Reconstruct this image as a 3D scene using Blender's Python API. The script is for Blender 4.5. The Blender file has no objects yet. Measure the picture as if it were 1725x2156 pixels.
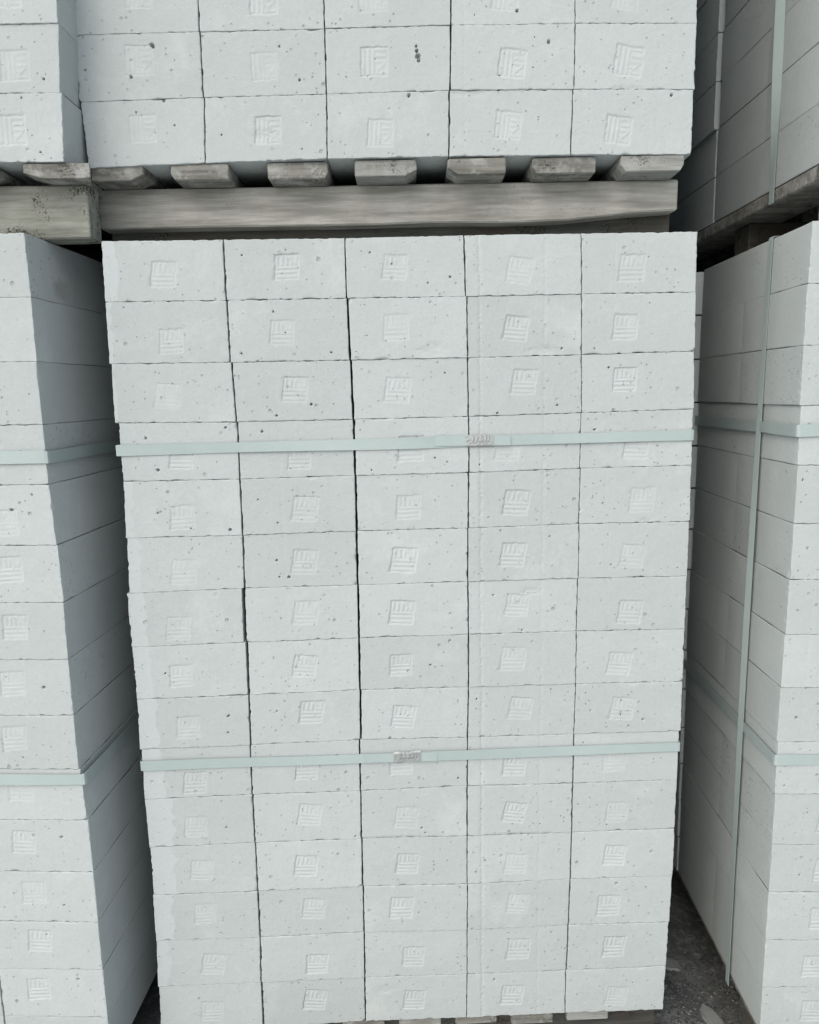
import bpy, math, random
import numpy as np
from mathutils import Matrix

scene = bpy.context.scene
# ------------------------------------------------------------------ camera
cam = bpy.data.cameras.new('camera'); cam_o = bpy.data.objects.new('camera', cam)
scene.collection.objects.link(cam_o); scene.camera = cam_o
cam.sensor_fit = 'HORIZONTAL'; cam.sensor_width = 36; cam.lens = 36 * 1542.1 / 1725
cam.clip_start = .01; cam.clip_end = 500
Rr = ((0.99985068, -0.00277773, -0.01705573), (0.01728045, 0.16072017, 0.98684873), (0.0, 0.98699611, -0.16074417))
cam_o.matrix_world = Matrix(((Rr[0][0], Rr[1][0], -Rr[2][0], 0), (Rr[0][1], Rr[1][1], -Rr[2][1], 0), (Rr[0][2], Rr[1][2], -Rr[2][2], 1.365), (0, 0, 0, 1)))
# ------------------------------------------------------------------ overcast daylight
SUN_EL, SUN_AZ = math.radians(44), math.radians(214)       # azimuth clockwise from +Y: behind the camera, to its left
world = bpy.data.worlds.new('World'); scene.world = world; world.use_nodes = True
wn, wl = world.node_tree.nodes, world.node_tree.links
sky = wn.new('ShaderNodeTexSky'); sky.sky_type = 'NISHITA'; sky.sun_disc = False
sky.sun_elevation = SUN_EL; sky.sun_rotation = SUN_AZ; sky.dust_density = 4; sky.air_density = 1.0; sky.ozone_density = 1.0
hsv = wn.new('ShaderNodeHueSaturation'); hsv.inputs['Saturation'].default_value = .75
wl.new(sky.outputs[0], hsv.inputs['Color']); wl.new(hsv.outputs[0], wn['Background'].inputs['Color'])
wn['Background'].inputs['Strength'].default_value = .12
sun = bpy.data.lights.new('sun', 'SUN'); sun.energy = 1.5; sun.angle = math.radians(120); sun.color = (1, .99, .972)
sun_o = bpy.data.objects.new('sun', sun); scene.collection.objects.link(sun_o)
sd = (math.sin(SUN_AZ) * math.cos(SUN_EL), math.cos(SUN_AZ) * math.cos(SUN_EL), math.sin(SUN_EL))
from mathutils import Vector
sun_o.rotation_euler = Vector(sd).to_track_quat('Z', 'Y').to_euler()
scene.view_settings.view_transform = 'Standard'; scene.view_settings.look = 'None'
scene.view_settings.exposure = .61; scene.view_settings.gamma = 1
A_BLOCK = ((.372, .409, .407), (.394, .430, .428), (.428, .459, .457), (.43, .466, .470), (.446, .478, .476))
# ------------------------------------------------------------------ measured joints (mm in each stack's own frame)
CU=[[[0.8,-1.1],[200.8,199.9],[402.2,402.3],[601.9,604.6],[800.5,803.4],[1000.4,1001.0]],[[-0.3,-1.5],[201.5,201.3],[403.9,405.3],[606.2,607.4],[803.4,805.5],[1001.4,1004.3]],[[0.9,-0.8],[203.7,206.3],[406.5,407.6],[607.4,608.6],[805.5,807.6],[1003.5,1007.7]],[[5.6,4.9],[207.9,206.6],[408.4,408.1],[608.6,609.1],[806.7,806.2],[1006.0,1008.0]],[[5.7,1.9],[206.6,206.2],[408.9,407.7],[608.2,607.4],[807.9,806.6],[1007.1,1009.1]],[[3.6,-0.1],[206.2,204.4],[407.7,406.6],[606.6,606.1],[807.4,807.7],[1008.2,1008.4]],[[-4.3,-3.7],[201.9,200.3],[407.4,406.4],[606.1,607.0],[806.9,806.2],[1007.5,1008.4]],[[-2.8,-1.9],[202.5,201.5],[406.4,405.3],[607.0,606.6],[806.2,806.9],[1008.4,1009.3]],[[-1.1,-3.3],[201.5,199.9],[406.2,404.3],[606.6,604.4],[807.3,805.7],[1008.4,1010.0]],[[-0.7,-3.0],[199.0,197.5],[401.7,400.6],[604.4,603.5],[805.7,805.8],[1007.2,1006.9]],[[-2.1,-0.5],[198.3,197.8],[401.5,399.6],[603.1,602.6],[804.9,805.0],[1006.9,1006.5]],[[0.4,0.3],[198.7,198.0],[400.6,399.6],[602.6,602.2],[805.0,804.0],[1006.5,1006.9]],[[-1.5,-2.2],[198.0,197.6],[400.5,399.7],[603.1,601.7],[804.0,802.1],[1006.0,1004.5]],[[-2.2,-5.8],[197.6,194.6],[399.7,398.4],[601.7,601.3],[802.1,800.1],[1002.6,1001.7]],[[-4.0,-7.5],[195.5,194.2],[397.9,397.2],[601.3,599.9],[799.1,798.8],[1000.7,998.8]]]
CV=[[1497.3,1497.6,1497.9,1500.6,1501.8,1503.0],[1399.4,1399.9,1400.5,1401.1,1402.6,1403.3],[1298.1,1297.3,1298.1,1299.0,1300.8,1304.3],[1198.1,1196.7,1197.1,1198.4,1201.3,1204.4],[1097.1,1096.9,1099.3,1100.1,1103.6,1104.5],[997.0,997.1,1000.0,1000.3,1003.4,1002.9],[896.2,900.2,900.8,901.6,902.4,901.5],[796.2,799.0,801.8,802.2,802.6,801.2],[696.5,698.0,701.4,700.4,700.3,698.4],[599.1,600.3,603.3,600.9,600.4,599.9],[498.4,501.1,500.5,502.8,500.0,500.1],[400.1,402.6,402.0,398.6,398.2,397.9],[300.6,299.7,301.3,296.8,299.1,297.4],[202.9,200.6,202.3,196.9,198.9,195.2],[102.1,101.4,101.7,98.9,97.5,98.1],[0.0,-1.2,5.3,-0.1,2.4,-2.6]]
CS=[[[97.8,1442.6],[303.1,1452.5],[485.3,1450.5],[697.7,1442.0],[890.7,1444.6]],[[103.7,1334.3],[291.2,1345.7],[485.7,1350.9],[691.9,1346.5],[881.5,1345.4]],[[91.0,1243.3],[310.5,1250.0],[486.1,1245.4],[706.6,1254.7],[884.2,1256.6]],[[108.2,1138.0],[311.3,1131.4],[506.5,1144.1],[678.1,1140.7],[906.5,1140.3]],[[101.9,1032.0],[318.4,1040.5],[500.6,1040.6],[693.8,1043.0],[919.1,1044.8]],[[97.7,930.9],[312.1,945.3],[490.4,944.2],[687.6,949.6],[906.1,942.3]],[[82.4,827.6],[311.7,850.3],[485.1,847.1],[696.8,854.6],[904.2,837.0]],[[81.6,738.5],[305.1,748.7],[481.5,747.7],[688.7,753.2],[888.5,738.6]],[[87.1,638.9],[313.8,659.0],[484.0,647.6],[702.6,655.1],[895.7,648.6]],[[92.2,527.3],[300.6,548.1],[478.7,551.0],[692.6,543.1],[885.1,543.6]],[[89.2,438.5],[303.3,456.2],[485.7,443.9],[693.1,445.4],[892.7,437.4]],[[94.3,349.5],[291.8,348.9],[486.7,347.4],[696.6,335.3],[889.7,347.3]],[[95.0,258.7],[303.7,256.2],[473.1,253.6],[700.9,249.3],[880.5,239.0]],[[102.9,147.0],[303.9,137.0],[494.4,144.4],[703.4,151.1],[893.5,146.1]],[[93.8,41.8],[298.0,54.6],[494.7,47.6],[690.7,47.2],[902.4,36.2]]]
UU=[[[0.5,4.8],[203.2,198.5],[403.8,401.1],[604.6,603.0],[806.7,804.7],[1003.8,1004.0]],[[0.2,-1.9],[202.4,201.6],[403.8,403.5],[607.7,605.8],[808.3,808.3],[1004.0,1005.4]],[[3.1,-0.2],[204.1,200.9],[405.4,403.5],[609.6,607.7],[806.9,808.3],[1001.8,1004.7]]]
UV=[[-5.7,-0.8,2.4,2.6,1.4,-1.2],[96.2,100.0,101.9,103.9,102.2,98.5],[196.7,198.5,199.7,201.4,200.5,197.1],[295.7,297.2,297.2,297.8,297.2,293.9]]
US=[[[101.5,51.6],[303.2,46.7],[489.4,40.6],[700.7,50.1],[882.2,39.8]],[[100.0,155.4],[303.3,144.1],[482.7,148.9],[706.5,143.6],[896.9,144.7]],[[106.1,254.9],[306.0,244.5],[482.8,244.3],[696.0,243.4],[890.1,241.5]]]
LLU=[-6.2,-4.8,-5.7,-5.6,-5.8,-1.3,1.4,-1.5,-1.0,-0.0,6.5,7.9,7.9,8.3,8.7]
LLV=[1497.1,1399.9,1300.0,1199.6,1101.8,999.8,900.8,800.1,698.5,598.6,500.8,399.7,299.8,202.4,101.6]
LS=[[-86.6,1035.2],[-87.7,935.2],[-103.5,841.9],[-110.4,739.3],[-109.5,644.5],[-114.1,543.8],[-105.6,442.4],[-103.8,348.1],[-117.0,244.4],[-116.2,137.2]]
PC=[[278,1380,1.9],[297,1345,1.6],[221,1312,1.9],[373,1311,2.2],[480,1456,1.9],[444,1475,1.9],[229,1472,1.9],[276,1206,2.5],[337,1224,3.1],[315,1240,1.6],[186,1188,2.5],[49,1171,2.5],[248,1178,2.5],[66,1116,3.4],[437,1108,1.9],[236,1060,1.9],[540,1424,1.9],[578,1433,2.2],[771,1311,2.2],[828,1311,1.9],[569,1273,1.9],[856,1278,2.5],[659,1203,2.5],[764,1213,2.5],[831,1172,2.5],[549,1127,1.9],[570,1119,1.9],[628,1113,1.9],[59,1040,1.9],[183,1007,3.7],[115,1011,1.9],[269,1017,1.9],[284,918,3.1],[267,919,1.9],[263,950,2.5],[53,744,2.5],[161,658,3.1],[159,626,2.5],[250,664,1.9],[494,735,1.9],[653,875,2.5],[706,807,2.2],[536,746,2.5],[665,995,1.9],[867,927,1.9],[620,676,2.2],[935,626,2.5],[835,647,1.9],[893,637,1.9],[572,792,1.9],[754,981,1.9],[824,582,2.2],[147,434,2.5],[389,408,2.5],[351,90,1.9],[515,421,2.5],[522,411,2.5],[556,411,1.9],[586,517,2.5],[873,411,1.9],[894,287,2.5],[768,184,2.5],[655,83,3.1],[643,111,1.9],[891,11,1.9],[935,65,1.9],[732,14,1.9]]
PU=[[122,178,4.3],[124,175,3.1],[85,131,3.1],[554,155,5.6],[552,163,3.7],[551,170,2.5],[555,149,3.7],[765,175,3.1],[11,144,2.5],[714,222,3.1],[536,97,3.1],[138,93,2.5],[92,77,1.9],[329,174,1.9],[360,123,2.5],[226,42,1.9],[967,93,3.1],[742,182,1.2],[686,126,1.9],[154,55,1.9]]
PL=[[-73,1060,3.6],[-49,750,3.0],[-127,702,1.8],[-44,468,3.0],[-52,333,2.4],[-40,182,3.0],[-18,159,1.8],[-91,273,1.8],[-35,1085,1.8],[-98,621,1.8]]
PR=[[11,1076,1.8],[28,958,1.8],[29,646,3.0],[79,303,3.0],[56,334,2.4],[62,461,1.8],[16,515,1.8],[22,407,1.8]]
PUL=[[7,142,2.4],[-24,124,2.4],[-63,96,1.8],[-38,17,1.8]]
rng = np.random.default_rng(11)
random.seed(4)
COL = bpy.context.scene.collection

# ------------------------------------------------------------------ helpers
def mesh_from(name, verts, faces, mat=None, smooth=False, attrs=None):
    me = bpy.data.meshes.new(name)
    me.from_pydata(verts, [], faces)
    if mat: me.materials.append(mat)
    if smooth: me.polygons.foreach_set('use_smooth', [True] * len(me.polygons))
    if attrs:
        for k, v in attrs.items():
            a = me.attributes.new(k, 'FLOAT', 'POINT'); a.data.foreach_set('value', v)
    me.update()
    return me

def link(name, me, parent=None, loc=(0, 0, 0), rot=(0, 0, 0)):
    o = bpy.data.objects.new(name, me)
    COL.objects.link(o); o.location = loc; o.rotation_euler = rot
    if parent: o.parent = parent
    return o

def tag(o, label=None, cat=None, group=None, kind=None):
    if label: o['label'] = label
    if cat: o['category'] = cat
    if group: o['group'] = group
    if kind: o['kind'] = kind
    return o

def empty(name, loc, rz):
    o = bpy.data.objects.new(name, None); COL.objects.link(o)
    o.location = loc; o.rotation_euler = (0, 0, rz); o.empty_display_size = .1
    return o

def noise2(X, Y, cell, r):
    """smooth value noise in 0..1 over arrays X, Y (same unit as cell)"""
    gx = (X - X.min()) / cell; gy = (Y - Y.min()) / cell
    G = r.random((int(gx.max()) + 3, int(gy.max()) + 3))
    ix = gx.astype(int); iy = gy.astype(int); fx = gx - ix; fy = gy - iy
    fx = fx * fx * (3 - 2 * fx); fy = fy * fy * (3 - 2 * fy)
    return (G[ix, iy] * (1 - fx) + G[ix + 1, iy] * fx) * (1 - fy) + (G[ix, iy + 1] * (1 - fx) + G[ix + 1, iy + 1] * fx) * fy

def sstep(a, b, x):
    t = np.clip((x - a) / (b - a), 0, 1); return t * t * (3 - 2 * t)

def box_sd(X, Y, x0, x1, y0, y1):
    return np.minimum(np.minimum(X - x0, x1 - X), np.minimum(Y - y0, y1 - Y))

# ------------------------------------------------------------------ block with a moulded end face
BARS = [(.7, 9.4, .6, 1.7), (.7, 9.4, 2.5, 3.5), (.7, 9.4, 4.2, 5.1),
        (.7, 1.6, 5.1, 9.2), (2.7, 3.6, 5.6, 9.2), (4.6, 5.4, 5.6, 9.2), (8.4, 9.2, 5.6, 9.2), (6.6, 7.3, 5.6, 7.6)]
def stamp_field(X, Y, s, r):
    """depth in mm of the pressed square mark: nested bars below, short uprights and a slanting stroke above"""
    cx, cy, ang, size, deep, turn = s
    c, q = math.cos(ang), math.sin(ang)
    a = (X - cx) * c + (Y - cy) * q; b = -(X - cx) * q + (Y - cy) * c
    sh = .10 if turn == 0 else 0
    a = a - sh * b
    if turn: a, b = -b, a
    a = a / size * 10 + 5; b = b / size * 10 + 5
    if turn: a, b = a, b
    k = 10 / size
    wob = (noise2(X, Y, 7, r) - .5) * .5
    sd = box_sd(a + wob, b + wob, 0, 10, 0, 10) / k
    rec = sstep(-.6, 1.5, sd)
    bars = np.zeros_like(X)
    for x0, x1, y0, y1 in BARS:
        bars = np.maximum(bars, sstep(-.5, 1.3, box_sd(a + wob * .6, b, x0, x1, y0, y1) / k + .3))
    t = np.clip((9.0 - b) / 3.2, 0, 1)
    dia = 5.3 + 3.2 * t
    bars = np.maximum(bars, sstep(-.2, .8, (.5 - np.abs(a - dia)) / k + .2) * (b > 5.6) * (b < 9.2))
    fade = .55 + .45 * noise2(X, Y, 18, r)
    grad = 1.15 - .05 * (a if not turn else b)
    return rec * deep * grad * (1 - .6 * bars * fade)

def axis(L, fine, step, extra=()):
    e = [0, .5, 1.1, 2.0, 3.4]
    pts = e + [L - t for t in e]
    x = 3.4
    while x < L - 3.4:
        st = step
        for a, b in fine:
            if a <= x <= b: st = 1.35
        x += st
        if x < L - 4.2: pts.append(x)
    pts += [t for t in extra if 3.6 < t < L - 3.6]
    pts = sorted(pts); out = [pts[0]]
    for t in pts[1:]:
        if t - out[-1] > .28: out.append(t)
        elif t == L: out[-1] = L
    return np.array(out)

def face_block(parent, quad, mat, stamp=None, pits=(), length=.5, w0=0., ridges=(), film=None, side=None, seed=0, rough=1., stain=None, coarse=False, scuff=None):
    """quad = TL, TR, BR, BL as (u, v) in mm in the frame of the stack; one block with a real relief on its end"""
    r = np.random.default_rng(1000 + seed)
    (ax, ay), (bx, by), (cx, cy), (dx, dy) = quad
    W = ((bx - ax) + (cx - dx)) / 2; Hh = ((ay - dy) + (by - cy)) / 2
    ex, ey, fx, fy = [], [], [], []
    if stamp:
        fx = [(stamp[0] - stamp[3] * .62, stamp[0] + stamp[3] * .62)]; fy = [(stamp[1] - stamp[3] * .62, stamp[1] + stamp[3] * .62)]
    for (px, py, pr) in pits:
        for k in (-1.25, -.9, -.5, 0, .5, .9, 1.25): ex.append(px + k * pr); ey.append(py + k * pr)
    for g in ridges:
        for k in (-3, -1.8, -.6, .6, 1.8, 3): ex.append(g[0] + k)
    if film: ex += [film[0] + k for k in (-4, -2.5, -1, 0, 1, 2.5, 4)]
    st = 6.5 if coarse else 3.3
    xs = axis(W, fx, st, ex); ys = axis(Hh, fy, st, ey)
    nx, ny = len(xs), len(ys)
    X, Y = np.meshgrid(xs, ys, indexing='ij')
    D = (noise2(X, Y, 22, r) - .5) * .40 * rough + (noise2(X, Y, 6, r) - .5) * .17 * rough + (noise2(X, Y, 2.6, r) - .5) * .14
    # worn arrises: rounding whose radius wanders, with the odd chip
    de = np.minimum(np.minimum(X, W - X), np.minimum(Y, Hh - Y))
    rad = .2 + 1.5 * sstep(.5, .95, noise2(X, Y, 9, r)) + .8 * noise2(X, Y, 2.2, r) ** 3
    chip = np.clip(noise2(X, Y, 13, r) - .80, 0, 1) * 16
    rad = rad + chip
    D += rad * .9 * np.clip(1 - de / rad, 0, 1) ** 1.6
    if stamp: D += stamp_field(X, Y, stamp, r)
    if r.random() < .20:        # a knock on one arris
        kx, ky, ka, kb = r.uniform(15, W - 15), r.choice([0., Hh]), r.uniform(5, 17), r.uniform(1.5, 3.5)
        dd = np.hypot((X - kx) / ka, (Y - ky) / kb) * (1 + (noise2(X, Y, 4, r) - .5) * .7)
        D += 2.6 * (1 - sstep(.3, 1.15, dd))
    if r.random() < .10:
        kx, ky, kb = r.choice([0., W]), r.choice([0., Hh]), r.uniform(3, 7)
        dd = np.hypot(X - kx, Y - ky) / kb * (1 + (noise2(X, Y, 3, r) - .5) * .6)
        D += 4 * (1 - sstep(.3, 1.1, dd))
    for g in ridges:            # trace left by a joint of the mould
        off = (noise2(X * 0, Y, 4, r) - .5) * 2.2
        D += g[1] * np.exp(-((X - g[0] + off) / 2.4) ** 2) * (.4 + 1.0 * noise2(X * 0 + Y * .01, Y, 2.5, r))
    if scuff:
        dd = np.hypot((X - scuff[0]) / scuff[2], (Y - scuff[1]) / scuff[3]) * (.8 + .5 * noise2(X, Y, 7, r))
        D += (1 - sstep(.5, 1.2, dd)) * (1.3 * noise2(X, Y, 2.4, r) + .3)
    for (px, py, pr) in pits:
        wob = 1 + (noise2(X, Y, 1.8, r) - .5) * .5
        dd = np.hypot(X - px, (Y - py) * (.85 + .3 * r.random())) / (pr * wob)
        D += (1 - sstep(.45, 1.15, dd)) * min(9, 2.6 * pr + 1.5)
    # in-plane raggedness of the outline
    Xs, Ys = X.copy(), Y.copy()
    rag = (.02 + .72 * sstep(.45, .85, noise2(X, Y, 8, r)) * (.4 + noise2(X, Y, 2.5, r)) + chip * .3)
    ed = 1.6
    Xs += np.clip(1 - X / ed, 0, 1) * rag; Xs -= np.clip(1 - (W - X) / ed, 0, 1) * rag
    Ys += np.clip(1 - Y / ed, 0, 1) * rag; Ys -= np.clip(1 - (Hh - Y) / ed, 0, 1) * rag
    S, T = Xs / W, Ys / Hh
    U = ((dx * (1 - S) + cx * S) * (1 - T) + (ax * (1 - S) + bx * S) * T) / 1000
    V = ((dy * (1 - S) + cy * S) * (1 - T) + (ay * (1 - S) + by * S) * T) / 1000
    F = np.stack([U, w0 + D / 1000, V], -1).reshape(-1, 3)
    idx = np.arange(nx * ny).reshape(nx, ny)
    a = idx[:-1, :-1].ravel(); b = idx[1:, :-1].ravel(); c = idx[1:, 1:].ravel(); d = idx[:-1, 1:].ravel()
    faces = np.stack([a, b, c, d], -1).tolist()
    loop = np.concatenate([idx[:, 0], idx[-1, 1:], idx[-2::-1, -1], idx[0, -2:0:-1]])   # counter-clockwise seen from the front
    n = len(loop)
    B = F[loop].copy()
    S0, T0 = (X / W).ravel()[loop], (Y / Hh).ravel()[loop]
    B0 = np.stack([((dx * (1 - S0) + cx * S0) * (1 - T0) + (ax * (1 - S0) + bx * S0) * T0) / 1000, B[:, 1], ((dy * (1 - S0) + cy * S0) * (1 - T0) + (ay * (1 - S0) + by * S0) * T0) / 1000], -1)
    depths = [.0012, .004, .03, length] if not side else [.0012, .003, .007, .014, .024, .036, .05, .066, .084, .105, .13, .16, .2, .243, .246, .249, .252, .256, .32, .4, length - .004, length - .001, length]
    verts = [F]; off = nx * ny; prev = loop; lx, ly = X.ravel()[loop], Y.ravel()[loop]
    filmv = np.zeros(nx * ny)
    glaze = np.zeros(nx * ny)
    if stamp:
        c_, q_ = math.cos(stamp[2]), math.sin(stamp[2]); h_ = stamp[3] / 2
        a_ = (X - stamp[0]) * c_ + (Y - stamp[1]) * q_; b_ = -(X - stamp[0]) * q_ + (Y - stamp[1]) * c_
        glaze = (sstep(-.5, 2, box_sd(a_, b_, -h_, h_, -h_, h_)) * (.12 + .42 * noise2(X, Y, 14, r))).ravel()
    if film:
        edge = film[0] + (noise2(X, Y, 12, r) - .5) * 14 * film[1] + (noise2(X, Y, 3, r) - .5) * 2
        filmv = (1 - sstep(-1.2, 1.2, X - edge)).ravel() * film[2]
    att = [filmv]; gl_ = [glaze]
    sgn = 0
    if side == 'R': onside = lx > W - .01; sgn = -1
    elif side == 'L': onside = lx < .01; sgn = 1
    sn = noise2(np.tile(ly, (34, 1)), np.arange(34.)[:, None] * np.ones(n) * 4, 9, r)
    for k, dp in enumerate(depths):
        wt = (0, .45, .85)[k] if k < 3 else 1
        P = B * (1 - wt) + B0 * wt; P[:, 1] = w0 + dp + (B[:, 1] - w0) * (1 if k < 2 else 0)
        sa = np.zeros(n)
        if side:
            dv = np.minimum(ly, Hh - ly)
            rr_ = .5 + 1.6 * sn[k] ** 2
            sh = rr_ * np.clip(1 - dv / rr_, 0, 1) ** 1.5 + (sn[k] - .5) * .12
            if side == 'L' and .2435 < dp < .2525 and seed % 3 != 1: sh = sh + (.7 if dp > .2475 and dp < .2505 else .3) * (.3 + sn[k])
            if k >= len(depths) - 3: sh = sh + [0, .5, 1.5][k - len(depths) + 3]
            P[:, 0] += sgn * sh * onside / 1000
            if stain:
                dd = np.hypot((dp * 1000 - stain[0]) / stain[2], (ly - stain[1]) / stain[3])
                sa = -(1 - sstep(.7, 1.05, dd)) * (.55 + .45 * sn[(k * 3) % 34]) * onside
        verts.append(P); att.append(sa); gl_.append(sa * 0)
        cur = np.arange(off, off + n); nxt = np.roll(np.arange(n), -1)
        faces += np.stack([prev, cur, cur[nxt], prev[nxt]], -1)[:, ::-1][:, ::-1].tolist() if False else np.stack([prev[nxt], prev, cur, cur[nxt]], -1).tolist()
        off += n; prev = cur
    faces.append(prev[::-1].tolist())
    Vv = np.concatenate(verts)
    ctr = np.array([(ax + cx) / 2000, w0 + length / 2, (ay + cy) / 2000])
    me = mesh_from('block', (Vv - ctr).tolist(), faces, mat, True, {'film': np.concatenate(att), 'pressed': np.concatenate(gl_)})
    return link('block', me, parent, ctr.tolist())

def chamfer_box(x0, x1, y0, y1, z0, z1, c=.0012, jit=0., r=None):
    v, f = [], []
    cor = {}
    for i, x in enumerate((x0, x1)):
        for j, y in enumerate((y0, y1)):
            for k, z in enumerate((z0, z1)):
                sx, sy, sz = (1, -1)[i] * c, (1, -1)[j] * c, (1, -1)[k] * c
                base = len(v)
                q = [(x, y + sy, z + sz), (x + sx, y, z + sz), (x + sx, y + sy, z)]
                if jit: q = [tuple(t + (r.random() - .5) * jit for t in p) for p in q]
                v += q; cor[i, j, k] = base
                tri = (base, base + 1, base + 2)
                f.append(tri if (i + j + k) % 2 == 1 else tri[::-1])
    def F(*q): f.append(q)
    g = lambda i, j, k, a: cor[i, j, k] + a
    F(g(0,0,0,0), g(0,0,1,0), g(0,1,1,0), g(0,1,0,0)); F(g(1,0,0,0), g(1,1,0,0), g(1,1,1,0), g(1,0,1,0))
    F(g(0,0,0,1), g(1,0,0,1), g(1,0,1,1), g(0,0,1,1)); F(g(0,1,0,1), g(0,1,1,1), g(1,1,1,1), g(1,1,0,1))
    F(g(0,0,0,2), g(0,1,0,2), g(1,1,0,2), g(1,0,0,2)); F(g(0,0,1,2), g(1,0,1,2), g(1,1,1,2), g(0,1,1,2))
    for j in (0, 1):
        for k in (0, 1):   # edges along x
            q = [g(0,j,k,1), g(1,j,k,1), g(1,j,k,2), g(0,j,k,2)]; F(*(q if (j + k) % 2 == 1 else q[::-1]))
    for i in (0, 1):
        for k in (0, 1):
            q = [g(i,0,k,0), g(i,1,k,0), g(i,1,k,2), g(i,0,k,2)]; F(*(q if (i + k) % 2 == 0 else q[::-1]))
    for i in (0, 1):
        for j in (0, 1):
            q = [g(i,j,0,0), g(i,j,1,0), g(i,j,1,1), g(i,j,0,1)]; F(*(q if (i + j) % 2 == 1 else q[::-1]))
    return v, f

def joined(name, boxes, mat, parent, c=.0015):
    v, f = [], []
    r = random.Random(5)
    for b in boxes:
        a, q = chamfer_box(*b, c=c)
        o = len(v); v += a; f += [tuple(t + o for t in p) for p in q]
    me = mesh_from(name, v, f, mat)
    return tag(link(name, me, parent), kind='stuff')

# ------------------------------------------------------------------ materials
def newmat(name):
    m = bpy.data.materials.new(name); m.use_nodes = True
    nt = m.node_tree; b = nt.nodes['Principled BSDF']
    return m, nt, b, nt.nodes.new, nt.links.new

def coords(nt, scale=(1, 1, 1)):
    N, L = nt.nodes.new, nt.links.new
    tc = N('ShaderNodeTexCoord'); oi = N('ShaderNodeObjectInfo')
    mu = N('ShaderNodeVectorMath'); mu.operation = 'MULTIPLY_ADD'
    cb = N('ShaderNodeCombineXYZ')
    m1 = N('ShaderNodeMath'); m1.operation = 'MULTIPLY'; m1.inputs[1].default_value = 37.7
    L(oi.outputs['Random'], m1.inputs[0])
    for i in range(3): L(m1.outputs[0], cb.inputs[i])
    L(tc.outputs['Object'], mu.inputs[0]); mu.inputs[1].default_value = scale; L(cb.outputs[0], mu.inputs[2])
    return mu.outputs[0], oi.outputs['Random'], tc

def ramp(nt, src, stops):
    r = nt.nodes.new('ShaderNodeValToRGB'); e = r.color_ramp.elements
    while len(e) < len(stops): e.new(.5)
    for i, (p, c) in enumerate(stops):
        e[i].position = p; e[i].color = (c, c, c, 1) if isinstance(c, (int, float)) else (*c, 1)
    nt.links.new(src, r.inputs[0]); return r.outputs[0]

def tex(nt, vec, scale, detail=3, rough=.55, kind='Noise'):
    t = nt.nodes.new('ShaderNodeTexNoise'); t.inputs['Scale'].default_value = scale
    t.inputs['Detail'].default_value = detail; t.inputs['Roughness'].default_value = rough
    nt.links.new(vec, t.inputs['Vector']); return t.outputs['Fac']

def mix(nt, fac, a, b, mode='MIX'):
    m = nt.nodes.new('ShaderNodeMix'); m.data_type = 'RGBA'; m.blend_type = mode
    for s, x in ((0, fac), (6, a), (7, b)):
        if hasattr(x, 'links'): nt.links.new(x, m.inputs[s])
        else: m.inputs[s].default_value = x if isinstance(x, (int, float)) else (*x, 1)
    return m.outputs[2]

def math_(nt, op, a, b=0.):
    m = nt.nodes.new('ShaderNodeMath'); m.operation = op
    for s, x in ((0, a), (1, b)):
        if hasattr(x, 'links'): nt.links.new(x, m.inputs[s])
        else: m.inputs[s].default_value = x
    return m.outputs[0]

def bump(nt, h, dist, strength=1., prev=None):
    b = nt.nodes.new('ShaderNodeBump'); b.inputs['Distance'].default_value = dist; b.inputs['Strength'].default_value = strength
    nt.links.new(h, b.inputs['Height'])
    if prev: nt.links.new(prev, b.inputs['Normal'])
    return b.outputs[0]

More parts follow.
